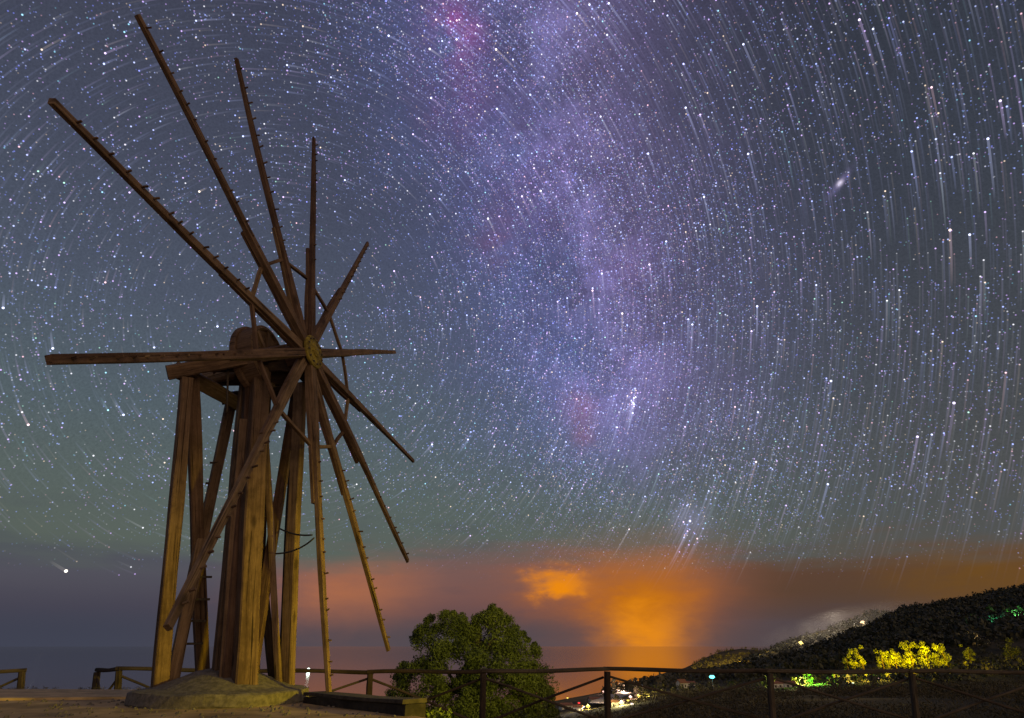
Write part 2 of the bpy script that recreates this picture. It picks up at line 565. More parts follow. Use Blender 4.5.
m, nt, b = mat('sea_water')
b.inputs['Base Color'].default_value = (.012, .028, .075, 1)
b.inputs['Roughness'].default_value = .09
b.inputs['IOR'].default_value = 1.33
b.inputs['Specular Tint'].default_value = (.74, .86, 1.0, 1)
v = S(nt, nt.nodes.new('ShaderNodeTexCoord').outputs['Object'])
w1 = tnoise(nt, vscale(nt, v, .03, .05, 1), 1.0, 5, .6)
bn = nt.nodes.new('ShaderNodeBump'); bn.inputs['Strength'].default_value = .07; bn.inputs['Distance'].default_value = 1.0
nt.links.new(w1.k, bn.inputs['Height']); nt.links.new(bn.outputs[0], b.inputs['Normal'])
vs, fs = [], []
rr = np.geomspace(300, 150000, 40); na = 64
for r in rr:
    for k in range(na + 1):
        a = -1.35 + 2.7 * k / na
        vs.append((r * math.sin(a), r * math.cos(a), SEA))
fs = [(j * (na + 1) + i, (j + 1) * (na + 1) + i, (j + 1) * (na + 1) + i + 1, j * (na + 1) + i + 1) for j in range(len(rr) - 1) for i in range(na)]
tag(mesh_obj('sea', vs, fs, m), kind='structure')

# terrace: a thick slab of trodden earth whose edge runs away to the left
tp = [(-45, -3), (4, -3), (0.4, 6.4), (-1.15, 8.25), (-1.9, 9.0), (-3.1, 10.4), (-3.6, 11.6), (-4.6, 12.4), (-8.4, 12.75), (-14, 12.95), (-45, 13.2)]
gx = []
vs = [(x, y, 0.0) for x, y in tp] + [(x, y, -1.2) for x, y in tp]
k = len(tp)
fs = [tuple(range(k)), tuple(range(2 * k - 1, k - 1, -1))] + [(i, i + k, (i + 1) % k + k, (i + 1) % k) for i in range(k)]
tag(mesh_obj('terrace', vs, fs, M_TERR), kind='structure')
# a worn paved path lies along its outer edge
pp = [(-45, 11.1), (-14, 10.6), (-8.2, 10.4), (-6.0, 10.75), (-5.9, 12.3), (-8.4, 12.6), (-14, 12.8), (-45, 13.0)]
vs = [(x, y, .035) for x, y in pp] + [(x, y, -.02) for x, y in pp]
k = len(pp)
fs = [tuple(range(k)), tuple(range(2 * k - 1, k - 1, -1))] + [(i, i + k, (i + 1) % k + k, (i + 1) % k) for i in range(k)]
tag(mesh_obj('path', vs, fs, simple('paving_stone', (.45, .32, .16), .9, .3, 2.5, .5)), kind='structure')

# ------------------------------------------------------------------ the windmill
BASE = Vector((-4.37, 10.35, 0))
mill = empty('windmill', BASE)
tag(mill, 'tall skeletal wooden windmill with twelve bare spokes on a concrete mound', 'windmill')
n_w = Vector((.966, -.1835, .18)).normalized()
hub = W(309, 353, 9.87)
BACK = -n_w
# plinth: slab and mound
lathe('plinth', [(1.25, -.01), (1.26, .02), (1.255, .145), (1.225, .165), (.98, .20), (.7, .30), (.42, .40), (.18, .45)],
      M_CONC, mill, Matrix.Translation(BASE), 56, False, .03)


def on_wheel(px, py, off=0.0):
    d = ray(px, py)
    o = Vector((0, 0, CZ))
    p0 = hub + n_w * off
    t = (p0 - o).dot(n_w) / d.dot(n_w)
    return o + d * t


TIPS = [(51, 101), (137, 15), (236, 59), (314, 138), (368, 243), (395, 352), (413, 461), (408, 561), (389, 650), (329, 697), (168, 628), (50, 360)]
peg_me = None
RING = 1.78
tips3 = [on_wheel(*t) for t in TIPS]
blades = []
dirs = []
for i, T in enumerate(tips3):
    d = (T - hub).normalized(); L = (T - hub).length
    dirs.append(d)
    off = n_w * (.05 if i % 2 else -.06)
    a = hub + d * .12 + off * .6
    b_ = T
    side = n_w
    bl = beam('blade', a, b_, .11, .165, M_WOOD, mill, side, .06, .088, .007, rng.uniform(-.02, .02), cut=rng.uniform(-.5, .5), n=12)
    blades.append(bl)
    # second board spliced along the inner part
    tq = n_w.cross(d).normalized()
    e0 = hub + d * .3 - n_w * .06 + off * .6; e1 = hub + d * (L * rng.uniform(.40, .50)) - n_w * .055
    beam('splice_board', e0, e1, .07, .18, M_WOOD, bl, n_w, .06, .155, .006)
    if i not in (5, 6):
        npeg = 14 if i in (0, 1, 10, 11) else 12
        for k in range(npeg):
            t = .38 + .58 * k / (npeg - 1) + rng.uniform(-.012, .012)
            P = hub + d * (L * t) + n_w * .03
            Q = P + n_w * (.068 + rng.uniform(-.02, .012)) + d * rng.uniform(-.02, .02)
            beam('peg', P, Q, .024, .024, M_WOOD, bl, d, rough=0, n=1)
# stay bars joining neighbouring blades
for i in range(12):
    p = hub + dirs[i] * RING - n_w * .05; q = hub + dirs[(i + 1) % 12] * RING - n_w * .05
    beam('stay_bar', p, q, .055, .06, M_WOOD, mill, n_w, rough=.004, n=4)
# hub, face plate and shaft
Z = Vector((0, 0, 1))
beam('hub', hub - n_w * .36, hub + n_w * .05, .44, .44, M_WOOD, mill, Z, ch=.55, rough=0, n=3)
Mf = frame(hub + n_w * .05, hub + n_w, Z)
face = lathe('hub_face', [(.30, 0), (.315, .02), (.315, .055), (.29, .07), (.11, .074), (.105, .10), (.06, .11)], M_HUB, mill, Mf, 36)
for k in range(12):
    a = 2 * math.pi * k / 12 + .2
    P = Mf @ Vector((.25 * math.cos(a), .25 * math.sin(a), .06)); Q = P + n_w * .035
    tube('bolt', [P, Q], .018, M_IRON, face)
lathe('shaft', [(.13, 0), (.13, 1.9)], M_WOOD, mill, frame(hub - n_w * 2.1, hub, Z), 14)

# brake wheel: a drum on the shaft behind the blades
gc = hub - n_w * 1.16 + Vector((0, 0, .16))
Mg = frame(gc, gc + n_w, Z)
bw = lathe('brake_wheel', [(.10, .0), (.58, .0), (.59, .02), (.59, .34), (.53, .355), (.50, .30), (.10, .30)], M_WOOD, mill, Mg, 44)
lathe('rim', [(.55, -.05), (.625, -.05), (.64, -.03), (.64, .05), (.625, .07), (.55, .07)], M_WOOD, bw, Mg, 44)
for k in range(8):
    a = 2 * math.pi * k / 8
    beam('spoke', Mg @ Vector((.1 * math.cos(a), .1 * math.sin(a), .315)), Mg @ Vector((.51 * math.cos(a), .51 * math.sin(a), .315)), .05, .08, M_WOOD, bw, n_w, rough=.002, n=2)


def B(name, p0, p1, wpx, dm=None, m=M_WOOD, side=None, w1=None, par=None, **kw):
    """timber between two (px, py, depth) points, width in pixels as seen"""
    a, b_ = W(*p0), W(*p1)
    mid = (a + b_) / 2
    depth = mid.y * cp + (mid.z - CZ) * sp
    w = wpx * depth / F
    if side is None:
        # face turned towards the camera, twisted a little so two faces show
        view = mid - Vector((0, 0, CZ)); ax = (b_ - a).normalized()
        side = ax.cross(view).normalized()
        side = Matrix.Rotation(kw.pop('twist', .45), 4, ax) @ side
    return beam(name, a, b_, w * .92, dm or w * .85, m, par or mill, side, w1=(w * w1 if w1 else None), **kw)


# top frame
B('frame_beam', (167, 372.5, 9.05), (296, 349, 9.95), 15, .16, twist=.1, n=6)
B('frame_beam', (176, 369, 9.15), (246, 408, 11.1), 15, .16, twist=.1, n=6)
B('frame_beam', (222, 399, 10.9), (318, 386, 11.2), 13, .16, m=M_WOODD, twist=.1, n=6)
B('frame_beam', (281, 352, 9.85), (322, 392, 11.3), 13, .16, m=M_WOODD, twist=.1, n=6)
B('cross_beam', (206, 366, 9.5), (300, 366, 10.2), 12, .14, m=M_WOODD, twist=.2, n=5)
B('cross_beam', (214, 378, 10.2), (292, 378, 10.6), 16, .2, m=M_WOODD, twist=.2, n=5)
B('gear_shade_block', (236, 366, 10.0), (288, 370, 10.35), 34, .5, m=M_WOODD, twist=.05, n=3)  # dark block added for the shaded lower half of the gear
B('bearing_block', (270, 362, 9.95), (300, 360, 9.98), 22, .26, m=M_WOODD, twist=.05, n=3)
# main trunk: four heavy posts bundled together
B('trunk_post', (243, 695, 9.85), (261, 362, 9.95), 21, .24, twist=.35, w1=.85)
B('trunk_post', (230, 694, 9.95), (255, 366, 10.12), 19, .26, twist=.2)
B('trunk_post', (219, 689, 10.15), (246, 384, 10.3), 14, .24, twist=.2)
B('trunk_post', (251, 690, 10.35), (265, 380, 10.4), 12, .2, twist=.5, m=M_WOODD)
B('trunk_board', (222, 692, 9.86), (243, 420, 9.93), 9, .1, twist=.1)
# outer legs
B('leg', (160, 686, 10.0), (187, 378, 9.25), 14.5, .13, twist=.35, w1=.8)
B('leg', (203, 688, 11.25), (192, 378, 9.5), 13, .13, twist=.3)
B('leg', (171, 686, 10.15), (231, 402, 10.9), 11, .12, twist=.3)
B('leg', (249, 690, 10.0), (296, 392, 10.9), 10, .12, twist=-.4)
B('leg', (287, 686, 10.6), (300, 384, 10.15), 12, .15, twist=-.6)
B('leg', (282, 684, 10.8), (296, 396, 11.0), 7, .16, m=M_WOODD, twist=.3)
B('leg', (274, 684, 10.9), (259, 545, 11.2), 8, .11, m=M_WOODD, twist=.3)
B('pole', (279, 685, 10.45), (264, 405, 10.0), 5.5, .08, twist=-.5)
B('brace', (238, 592, 11.2), (262, 545, 11.2), 8, .12, m=M_WOODD, twist=.3)
B('brace', (281, 362, 9.95), (246, 420, 10.05), 6, .08, twist=.2) if False else None
# ladder rungs between two of the legs
for (y, x0, x1) in ((463, 210, 220), (483, 206, 216), (538, 196, 210), (577, 192, 212), (599, 189, 210), (621, 185, 206), (644, 180, 203)):
    B('rung', (x0, y, 10.55), (x1, y, 10.7), 2.4, .035, m=M_IRON, n=1, twist=0)
# hanging rod and thin stays
tube('rod', [W(228, 362, 9.6), W(227.5, 392, 9.6), W(227, 413, 9.6)], .018, M_IRON, mill)
tube('stay_wire', [W(258, 362, 9.75), W(276, 408, 9.75)], .022, M_WOOD, mill)
# slack cable looped between leg and blade
for (p0, pm, p1) in (((277, 527), (294, 534), (312, 535)), ((258, 552), (292, 556), (314, 538))):
    pts = []
    for k in range(13):
        t = k / 12
        x = (1 - t) ** 2 * p0[0] + 2 * t * (1 - t) * pm[0] + t * t * p1[0]
        y = (1 - t) ** 2 * p0[1] + 2 * t * (1 - t) * (pm[1] + 3) + t * t * p1[1]
        pts.append(W(x, y, 10.6 + (9.6 - 10.6) * t))
    tube('cable', pts, .014, M_ROPE, mill, 5)

# ------------------------------------------------------------------ kerb wall and fence
a = W(334, 701, 10.0); b_ = Vector((-1.18, 8.3, 0))
kw_ = empty('low_wall', (-2.1, 9.0, 0))
tag(kw_, 'low dark stone kerb at the corner of the terrace beside the mill mound', 'kerb')
beam('stone_body', Vector((-2.95, 10.15, -.02)), Vector((-1.16, 8.33, .02)), .30, .22, M_STONE, kw_, Vector((.72, .7, 0)), ch=.12, rough=.012, n=10)
beam('coping', Vector((-2.93, 10.13, .115)), Vector((-1.18, 8.35, .145)), .34, .045, simple('worn_coping', (.065, .055, .045), .9, .4, 7, .5), kw_, Vector((.72, .7, 0)), ch=.3, rough=.006, n=10)


def fence(pts, label, brace_fn, root_at):
    f = empty('wooden_fence', root_at)
    tag(f, label, 'fence')
    tops = []
    for (px, py, Y) in pts:
        t = W(px, py, Y)
        bz = -0.95
        foot = t.x * (1 - .6 * (1 - (Y * cp + (bz - CZ) * sp) / (Y * cp + (t.z - CZ) * sp)))
        beam('post', Vector((foot, Y, bz)), Vector((t.x, Y, t.z + .02)), .12, .12, M_FENCE, f, Vector((1, .15, 0)), ch=.5, rough=.006, n=5)
        tops.append(t)
    for i in range(len(tops) - 1):
        p, q = tops[i], tops[i + 1]
        ex = (q - p).normalized() * .06
        beam('rail', p - ex + Vector((0, 0, .055 + .004 * (i % 2))), q + ex + Vector((0, 0, .055 + .004 * (i % 2))), .10, .075, M_FENCE, f, Vector((0, 1, 0)), ch=.5, rough=.012, n=7)
        dn = Vector((0, 0, .86))
        up = Vector((0, 0, .08))
        beam('brace', p - up + ex, q - dn - ex, .045, .045, M_FENCE, f, Vector((0, 1, 0)), ch=.5, rough=.008, n=5)
        off = Vector((0, .1, 0))
        beam('brace', p - dn + ex + off, q - up - ex + off, .045, .045, M_FENCE, f, Vector((0, 1, 0)), ch=.5, rough=.008, n=5)
    return f


fence([(97, 673, 14.9), (119, 672, 14.3), (243, 673.5, 14.05), (370, 675, 14), (483, 674.5, 14), (607, 672.5, 13.8), (770, 674.5, 14), (912, 674.5, 14), (1050, 675.5, 14), (1190, 676, 14)],
      'long rustic wooden fence with crossed braces running behind the windmill and tree', None, (0, 14, -.9))
fence([(-90, 683, 13.8), (22, 673, 14.6)], 'short end panel of rustic fence at the far left of the terrace', None, (-13, 14, -.9))


# loose stones scattered over the trodden terrace
rgs = np.random.default_rng(4)
sv, sf = [], []
for k in range(520):
    x = rgs.uniform(-9, -1.2); y = rgs.uniform(7.8, 12.4)
    if y > 8.3 + max(0, (-1.3 - x)) * 1.02 or (x + 4.37) ** 2 + (y - 10.35) ** 2 < 1.7: continue
    q = len(sv); rr_ = rgs.uniform(.008, .032)
    for a in range(6):
        sv.append((x + rr_ * math.cos(a * 1.047 + k) * rgs.uniform(.8, 1.3), y + rr_ * math.sin(a * 1.047 + k) * rgs.uniform(.8, 1.3), .0))
    for a in range(6):
        sv.append((x + .6 * rr_ * math.cos(a * 1.047 + k), y + .6 * rr_ * math.sin(a * 1.047 + k), rr_ * rgs.uniform(.6, 1)))
    for a in range(6):
        sf.append((q + a, q + (a + 1) % 6, q + 6 + (a + 1) % 6, q + 6 + a))
    sf.append(tuple(q + 6 + a for a in range(6)))
tag(mesh_obj('gravel', sv, sf, M_CONC), 'loose stones scattered over the trodden terrace', 'gravel', kind='stuff')

# ------------------------------------------------------------------ foliage
def leaf_cloud(centres, radii, per, size, seed, flat=.5, squash=.8):
    """small bent leaf faces spread through ellipsoidal clumps"""
    r = np.random.default_rng(seed)
    V, Fc = [], []
    allv = []
    for (c, rad) in zip(centres, radii):
        k = per
        d = r.normal(size=(k, 3)); d /= np.linalg.norm(d, axis=1)[:, None]
        rr = rad * (r.random(k) ** .45)[:, None]
        P = np.asarray(c) + d * rr * np.array([1, 1, squash])
        nrm = d + r.normal(size=(k, 3)) * .8
        nrm /= np.linalg.norm(nrm, axis=1)[:, None]
        t = np.cross(nrm, r.normal(size=(k, 3))); t /= np.linalg.norm(t, axis=1)[:, None] + 1e-9
        bt = np.cross(nrm, t)
        s = size * (.6 + .8 * r.random(k))[:, None]
        q = np.stack([P - t * s, P - bt * s * flat, P + t * s, P + bt * s * flat], 1)
        allv.append(q.reshape(-1, 3))
    V = np.concatenate(allv)
    n = len(V) // 4
    return V, n


def quads(name, V, n, m, parent=None, M=None):
    me = bpy.data.meshes.new(name)
    me.vertices.add(len(V)); me.vertices.foreach_set('co', V.astype(np.float32).ravel())
    me.loops.add(n * 4); me.loops.foreach_set('vertex_index', np.arange(n * 4, dtype=np.int32))
    me.polygons.add(n)
    me.polygons.foreach_set('loop_start', np.arange(0, n * 4, 4, dtype=np.int32))
    me.polygons.foreach_set('loop_total', np.full(n, 4, dtype=np.int32))
    me.materials.append(m)
    me.update(calc_edges=True); me.validate()
    return put(bpy.data.objects.new(name, me), M, parent)


# the big juniper beyond the fence
TY = 24.0
tb = W(475, 722, TY); tb.z = ground(tb.x, TY)
tree = empty('juniper_tree', tb)
tag(tree, 'dense bushy round-topped tree growing behind the fence beside the windmill', 'tree')
outline = [(386, 700), (396, 672), (404, 660), (410, 640), (420, 622), (432, 612), (448, 606), (462, 612), (470, 620), (478, 609), (488, 603), (498, 606), (508, 618), (520, 624), (534, 640), (541, 655), (548, 664), (547, 680), (552, 700), (560, 720)]
ox = [p[0] for p in outline]; oy = [p[1] for p in outline]
r = random.Random(3)
cs, rs = [], []
while len(cs) < 360:
    px = r.uniform(388, 558); py = r.uniform(600, 745)
    top = float(np.interp(px, ox, oy))
    if py < top + 7: continue
    h = (py - top) / 110
    half = 2.6 * math.sqrt(max(0.03, min(1, h * 1.8))) * math.sqrt(max(.1, 1 - ((px - 473) / 92) ** 2))
    Y = TY + r.choice((-1, -1, 1)) * half * r.uniform(.4, 1)
    c = W(px, py, Y)
    if mnoise.noise(Vector((c.x * .9, Y * .6, c.z * .9))) < -.5 and py - top > 22: continue     # gaps
    rad = r.uniform(.24, .46)
    if py - top < 14: rad = r.uniform(.2, .3)
    cs.append(c); rs.append(rad)
for k in range(40):    # ragged tips along the outline
    t = r.random() * (len(outline) - 1); i = int(t); f = t - i
    px = ox[i] * (1 - f) + ox[i + 1] * f; py = oy[i] * (1 - f) + oy[i + 1] * f
    cs.append(W(px + r.uniform(-2, 2), py + r.uniform(3, 9), TY + r.uniform(-.8, .8))); rs.append(r.uniform(.12, .24))
V, n = leaf_cloud(cs, rs, 300, .05, 5, .32, .85)
quads('crown', V, n, M_LEAF, tree)
tube('trunk', [tb + Vector((0, 0, -.2)), tb + Vector((.05, 0, 1.0)), tb + Vector((-.05, 0, 2.2)), tb + Vector((.1, 0, 3.6))], [.26, .2, .15, .07], M_BARK, tree, 10)
for k in range(14):
    a = tb + Vector((0, 0, r.uniform(.8, 2.8)))
    c = cs[r.randrange(165)]
    tube('limb', [a, (a + c) / 2 + Vector((0, 0, .15)), c], [.08, .05, .02], M_BARK, tree, 6)

# a few leafy weeds lit at the kerb end
wb = Vector((-.95, 8.6, -.5))
for (px, py, Y, s, lab) in ((438, 716, 8.9, .11, 'bright green weed sprouting at the end of the dark kerb'),):
    c = W(px, py, Y)
    pl = empty('weed', (c.x, c.y, c.z - .2)); tag(pl, lab, 'plant')
    V, n = leaf_cloud([c + Vector((.05 * k - .08, 0, -.03 * (k % 2))) for k in range(5)], [s] * 5, 60, .03, 9, .4)
    quads('foliage', V, n, leafmat('weed_leaf', (.10, .15, .02), (.2, .26, .04)), pl)
    tube('stem', [c + Vector((0, 0, -.35)), c], .012, M_BARK, pl, 5)

LITW = emit('lit_window', (1, .75, .35), 1.6)
HOUSES = (
        (776, 688, 12, 6, 'left of two small pale houses under the right fence rail', None, .2),
        (790, 687, 11, 5, 'right of two small pale houses under the right fence rail', None, -.2),
        (682, 689, 9, 8, 'pale house at the foot of the cyan lamp slope', None, .5),
        (690, 686, 9, 4, 'grey flat house up the slope behind the pale house', None, .1),
        (566, 709, 12, 5, 'white house lowest in the valley by the juniper', None, .3),
        (578, 711, 9, 5, 'small white house right of the lowest white one', LITW, -.2),
        (596, 702, 13, 4, 'long pale house between the two red lamps', None, .1),
        (614, 706, 8, 5, 'house lit yellow beside the glaring lamp', LITW, .3))
CLEAR = [(h[0], hit(h[0], h[1])) for h in HOUSES]


def cleared(px, Y):
    return any(abs(px - q) < 9 and p.y - 100 < Y < p.y + 8 for q, p in CLEAR)


# dry grass along the terrace edge
r = np.random.default_rng(77)
cs = []
edge_ = [(-14, 12.9), (-8.4, 12.7), (-4.6, 12.35), (-3.6, 11.55), (-3.2, 10.6)]
for k in range(150):
    t = r.random() * (len(edge_) - 1); i = int(t); f = t - i
    cs.append((edge_[i][0] * (1 - f) + edge_[i + 1][0] * f + r.normal() * .06, edge_[i][1] * (1 - f) + edge_[i + 1][1] * f + r.normal() * .06, .02))
V, n = leaf_cloud(cs, [.07] * len(cs), 22, .035, 12, .12, .8)
tag(quads('grass', V, n, M_SCRUB), 'dry grass growing along the terrace edge', 'grass', kind='stuff')

# scrub over the near slope
r = np.random.default_rng(21)
cs, rs = [], []
cnt = 0
while cnt < 2600:
    px = r.uniform(540, 1060); Y = 16 * (14 ** r.random())
    a = ray(px, 690); x = a.x / a.y * Y
    if mnoise.noise(Vector((x * .12, Y * .08, 5))) < -.18 or cleared(px, Y): continue
    z = ground(x, Y)
    cs.append((x, Y, z + .1)); rs.append(min(.9, .16 + .007 * Y) * r.uniform(.5, 1.4)); cnt += 1
allV = []; N = 0
for i in range(0, len(cs), 1):
    V, n = leaf_cloud([cs[i]], [rs[i] * 1.3], 60, rs[i] * .15, int(i), .22, .7)
    allV.append(V); N += n
tag(quads('scrub', np.concatenate(allV), N, M_SCRUB), 'dry dark scrub covering the slope behind the fence', 'scrub', kind='stuff')

# forest on the ridge
cs, rs = [], []
cnt = 0
while cnt < 4200:
    px = r.uniform(600, 1100); Y = r.uniform(160, 640)
    a = ray(px, 650); x = a.x / a.y * Y
    z = ground(x, Y)
    if cleared(px, Y): continue
    dens = np.interp(px, [600, 700, 780, 860, 1024], [.12, .3, .7, 1, 1]) * (1 if Y > 330 else .35)
    if r.random() > dens: continue
    s = r.uniform(1.2, 3.8) if Y > 330 else r.uniform(.6, 1.8)
    cs.append((x, Y, z + s * .8)); rs.append(s); cnt += 1
cnt = 0
while cnt < 1500:        # woods on the ridges behind, down to the headland
    px = r.uniform(690, 930); Y = r.uniform(1000, 2400)
    a = ray(px, 650); x = a.x / a.y * Y
    if mnoise.noise(Vector((x * .006, Y * .006, 2))) < -.12: continue
    z = ground(x, Y)
    if z < SEA + 3: continue
    s = r.uniform(3.0, 6.5)
    cs.append((x, Y, z + s * .5)); rs.append(s); cnt += 1
allV = []; N = 0
for i in range(len(cs)):
    V, n = leaf_cloud([cs[i]], [rs[i]], 26, rs[i] * .34, 9000 + i, .6, 1.05)
    allV.append(V); N += n
tag(quads('forest', np.concatenate(allV), N, M_FOREST), 'dark wood covering the ridge on the right', 'woodland', kind='stuff')


def small_tree(px, py, hpx, label, m=M_LEAFY, Y=None, group=None, lean=0.0, seed=0):
    p = hit(px, py) if Y is None else W(px, py, Y)
    p.z = max(p.z, ground(p.x, p.y) - .2)
    if p is None: return None
    s = hpx / F * (p.y * cp + (p.z - CZ) * sp)
    o = empty('garden_tree', p); tag(o, label, 'tree', group)
    rr = random.Random(seed)
    cs = []; rs = []
    for k in range(12):
        h = rr.uniform(.14, .94)
        cs.append((p.x + rr.uniform(-.26, .26) * s + lean * s * h, p.y + rr.uniform(-.3, .3) * s, p.z + h * s)); rs.append(s * rr.uniform(.09, .25) * (1.15 - h * .4))
    V, n = leaf_cloud(cs, rs, 90, s * .035, seed + 50, .5, .9)
    quads('crown', V, n, m, o)
    tube('trunk', [p + Vector((0, 0, -.3)), p + Vector((lean * s * .2, 0, s * .45)), p + Vector((lean * s * .6, 0, s * .75))], [s * .04, s * .03, s * .015], M_BARK, o, 6)
    return p, s


def plight(name, loc, power, c, parent=None, radius=.4):
    d = bpy.data.lights.new(name, 'POINT'); d.energy = power; d.color = c; d.shadow_soft_size = radius
    o = bpy.data.objects.new(name, d)
    return put(o, Matrix.Translation(Vector(loc)), parent)


LAMPMAT = {}


def street_lamp_strength(x): return 1.2 + x * .16


def street_lamp(px, py, dia, c, label, power=0, strength=6, tall=5.0, Y=None, lc=None, group='lamps burning on the hillside and in the valley'):
    """lamp whose bulb shows at (px, py); its post stands on the ground below"""
    q = hit(px, py + 2) or hit(px, py + 6)
    if Y is None: Y = q.y - 6 if q.y > 120 else q.y - .5
    b = W(px, py, Y)
    g = min(ground(b.x, Y), b.z - 2.5)
    o = empty('street_lamp', (b.x, Y, g)); tag(o, label, 'lamp', group)
    depth = Y * cp + (b.z - CZ) * sp
    rad = dia / 2 * depth / F
    strength = street_lamp_strength(strength)
    key = (c, strength)
    if key not in LAMPMAT: LAMPMAT[key] = emit('lamp_glow', c, strength)
    M = Matrix.Translation(b)
    lathe('lamp_globe', [(.02 * rad, -.55 * rad), (.6 * rad, -.45 * rad), (1.15 * rad, 0), (.75 * rad, .5 * rad), (.02 * rad, .75 * rad)], LAMPMAT[key], o, M, 12, True)
    lathe('lamp_cap', [(.55 * rad, rad * .6), (.4 * rad, rad * .8), (.05 * rad, rad * .95)], M_METAL, o, M, 10)
    tube('pole', [Vector((b.x, Y, g)), Vector((b.x, Y, b.z - rad * .8))], max(.06, rad * .12), M_METAL, o, 6)
    if power:
        plight('lamp_or_fill_light', (b.x, Y - rad * 1.5, b.z + rad * .6), power, lc or c, o, rad)
    return b


AMB = (1.0, .52, .06); YEL = (1.0, .72, .12); WHT = (1.0, .93, .85); RED = (1.0, .05, .05); CYA = (.15, .95, 1.0); GRN = (.25, 1.0, .1); PNK = (1.0, .55, .45)
street_lamp(712, 677, 5, CYA, 'brilliant cyan lamp standing alone below the middle of the right fence', 0, 14, Y=150)
street_lamp(863, 622.5, 4.5, (1, .62, .3), 'bright orange lamp high on the dark ridge at its skyline', 9000, 9)
street_lamp(801, 643, 5, (1, .72, .2), 'bright yellow lamp on the hazy ridge left of the dark wood', 12000, 9)
street_lamp(784, 646, 2.2, (1, .85, .5), 'faint cream lamp on the hazy ridge left of the bright yellow lamp', 0, 2)
street_lamp(740, 667, 3, AMB, 'left of two amber lamps just above the fence rail under the headland', 9000, 5)
HL = W(738, 640, 1750)
plight('lamp_or_fill_light', HL, 8.0e6, (1, .62, .08), SC.objects['street_lamp.004'], 8)  # added light with no lamp of its own, standing for town lights on headland
plight('lamp_or_fill_light', W(826, 606, 1080), 5.0e5, (1, .82, .62), SC.objects['street_lamp.001'], 8)  # unseen fill light added to lift the hazy ridge
street_lamp(747, 665.5, 2.4, AMB, 'right and smaller of two amber lamps under the headland', 0, 3)
street_lamp(758, 664, 2, AMB, 'faint amber lamp on the wooded spur right of the two amber lamps', 0, 2)
street_lamp(642, 685.5, 2.6, (.75, .85, 1), 'small bluish white lamp right of the lit road bend', 0, 5)
street_lamp(604, 691.5, 3, PNK, 'pinkish orange lamp left of the lit road just beside a fence post', 3000, 6)
street_lamp(602, 699, 2.4, RED, 'right of two small red lamps in the valley', 0, 3)
street_lamp(579, 703, 2.4, RED, 'left of two small red lamps in the valley near the juniper', 0, 3)
street_lamp(567.5, 698, 1.8, YEL, 'tiny dim yellow lamp near the shore beside the juniper', 0, 3)
street_lamp(588, 706.5, 4, YEL, 'yellow lamp low in the valley beside the white houses', 4000, 5)
street_lamp(583.5, 706.8, 2.4, WHT, 'small white lamp touching the low yellow lamp in the valley', 0, 5)
street_lamp(630.5, 697, 3.2, PNK, 'pink lamp between the two rows of yellow lamps below the road', 2500, 7)
street_lamp(638.5, 696, 3, YEL, 'yellow lamp right of the pink lamp below the road', 3000, 8)
street_lamp(648, 694, 2.8, YEL, 'rightmost yellow lamp of the valley cluster by the fence brace', 3000, 5)
street_lamp(621.5, 703, 5, (1, .85, .35), 'largest glaring pale yellow lamp, added for a lit wall at the bottom of the valley cluster', 4000, 8)  # lamp globe put in place of a brightly lit wall
street_lamp(632, 704, 3, (1, .8, .7), 'small pale pink lamp right of the glaring lamp', 0, 6)
street_lamp(628, 700.5, 2.6, YEL, 'small deep yellow lamp above the glaring lamp', 0, 3)
street_lamp(973, 639.5, 2.6, (1, .62, .25), 'small orange lamp on the wooded slope far right', 3000, 6)
street_lamp(893, 616.5, 1.6, (1, .8, .8), 'tiny pale lamp near the ridge skyline', 0, 2)
street_lamp(990, 599, 1.6, (.8, .95, .9), 'tiny pale lamp high on the dark wooded ridge', 0, 2)
street_lamp(878, 678.5, 2, (1, .6, .6), 'tiny pink lamp under the row of lit trees', 0, 4)
street_lamp(853, 683, 1.8, (.9, 1, .7), 'tiny greenish white lamp below the lit trees', 0, 3)

# sodium lamps lighting a row of garden trees
tg = 'garden trees lit yellow along the lane'
for k, (px, py, h, lab) in enumerate((
        (848, 669, 13, 'leftmost low tree glowing yellow above the fence rail'),
        (864, 669, 21, 'bright yellow leaning tree second from the left in the lit row'),
        (884, 669, 17, 'compact bright yellow tree third in the lit row'),
        (897, 669, 18, 'slim bright yellow tree in the middle of the lit row'),
        (914, 669, 25, 'largest and brightest yellow tree of the lit row'),
        (929, 668, 26, 'tall orange-yellow tree right beside the brightest one'),
        (948, 666, 20, 'olive half-lit tree standing apart right of the bright row'),
        (971, 662, 16, 'dim olive tree in the dark right part of the slope'),
        (1012, 658, 18, 'faint olive tree at the far right edge of the slope'),
        (855, 670, 11, 'low lit shrub between the leftmost tree and the leaning tree'),
        (891, 670, 12, 'low lit shrub squeezed between the compact and the slim tree'),
        (905, 670, 13, 'low lit shrub left of the largest tree of the row'),
        (939, 667, 15, 'dim lit shrub between the tall orange-yellow tree and the olive tree'))):
    g = W(px, py, 235.0)
    res = small_tree(px, py, h, lab, Y=235.0, group=tg, lean=-.25 if k in (1, 6) else .05, seed=k)
    p, s = res
    if k > 8:
        plight('sodium_light', (p.x + s * .2, p.y - s * .8, p.z + s * .6), (1500, 1500, 2200, 1200)[k - 9], (1, .62, .0))
    if k < 7:
        pw = (1400, 6500, 5000, 2500, 11000, 4500, 700)[k]
        plight('sodium_light', (p.x + s * .25, p.y - s * .75, p.z + s * .62), pw, (1, .70, .0))
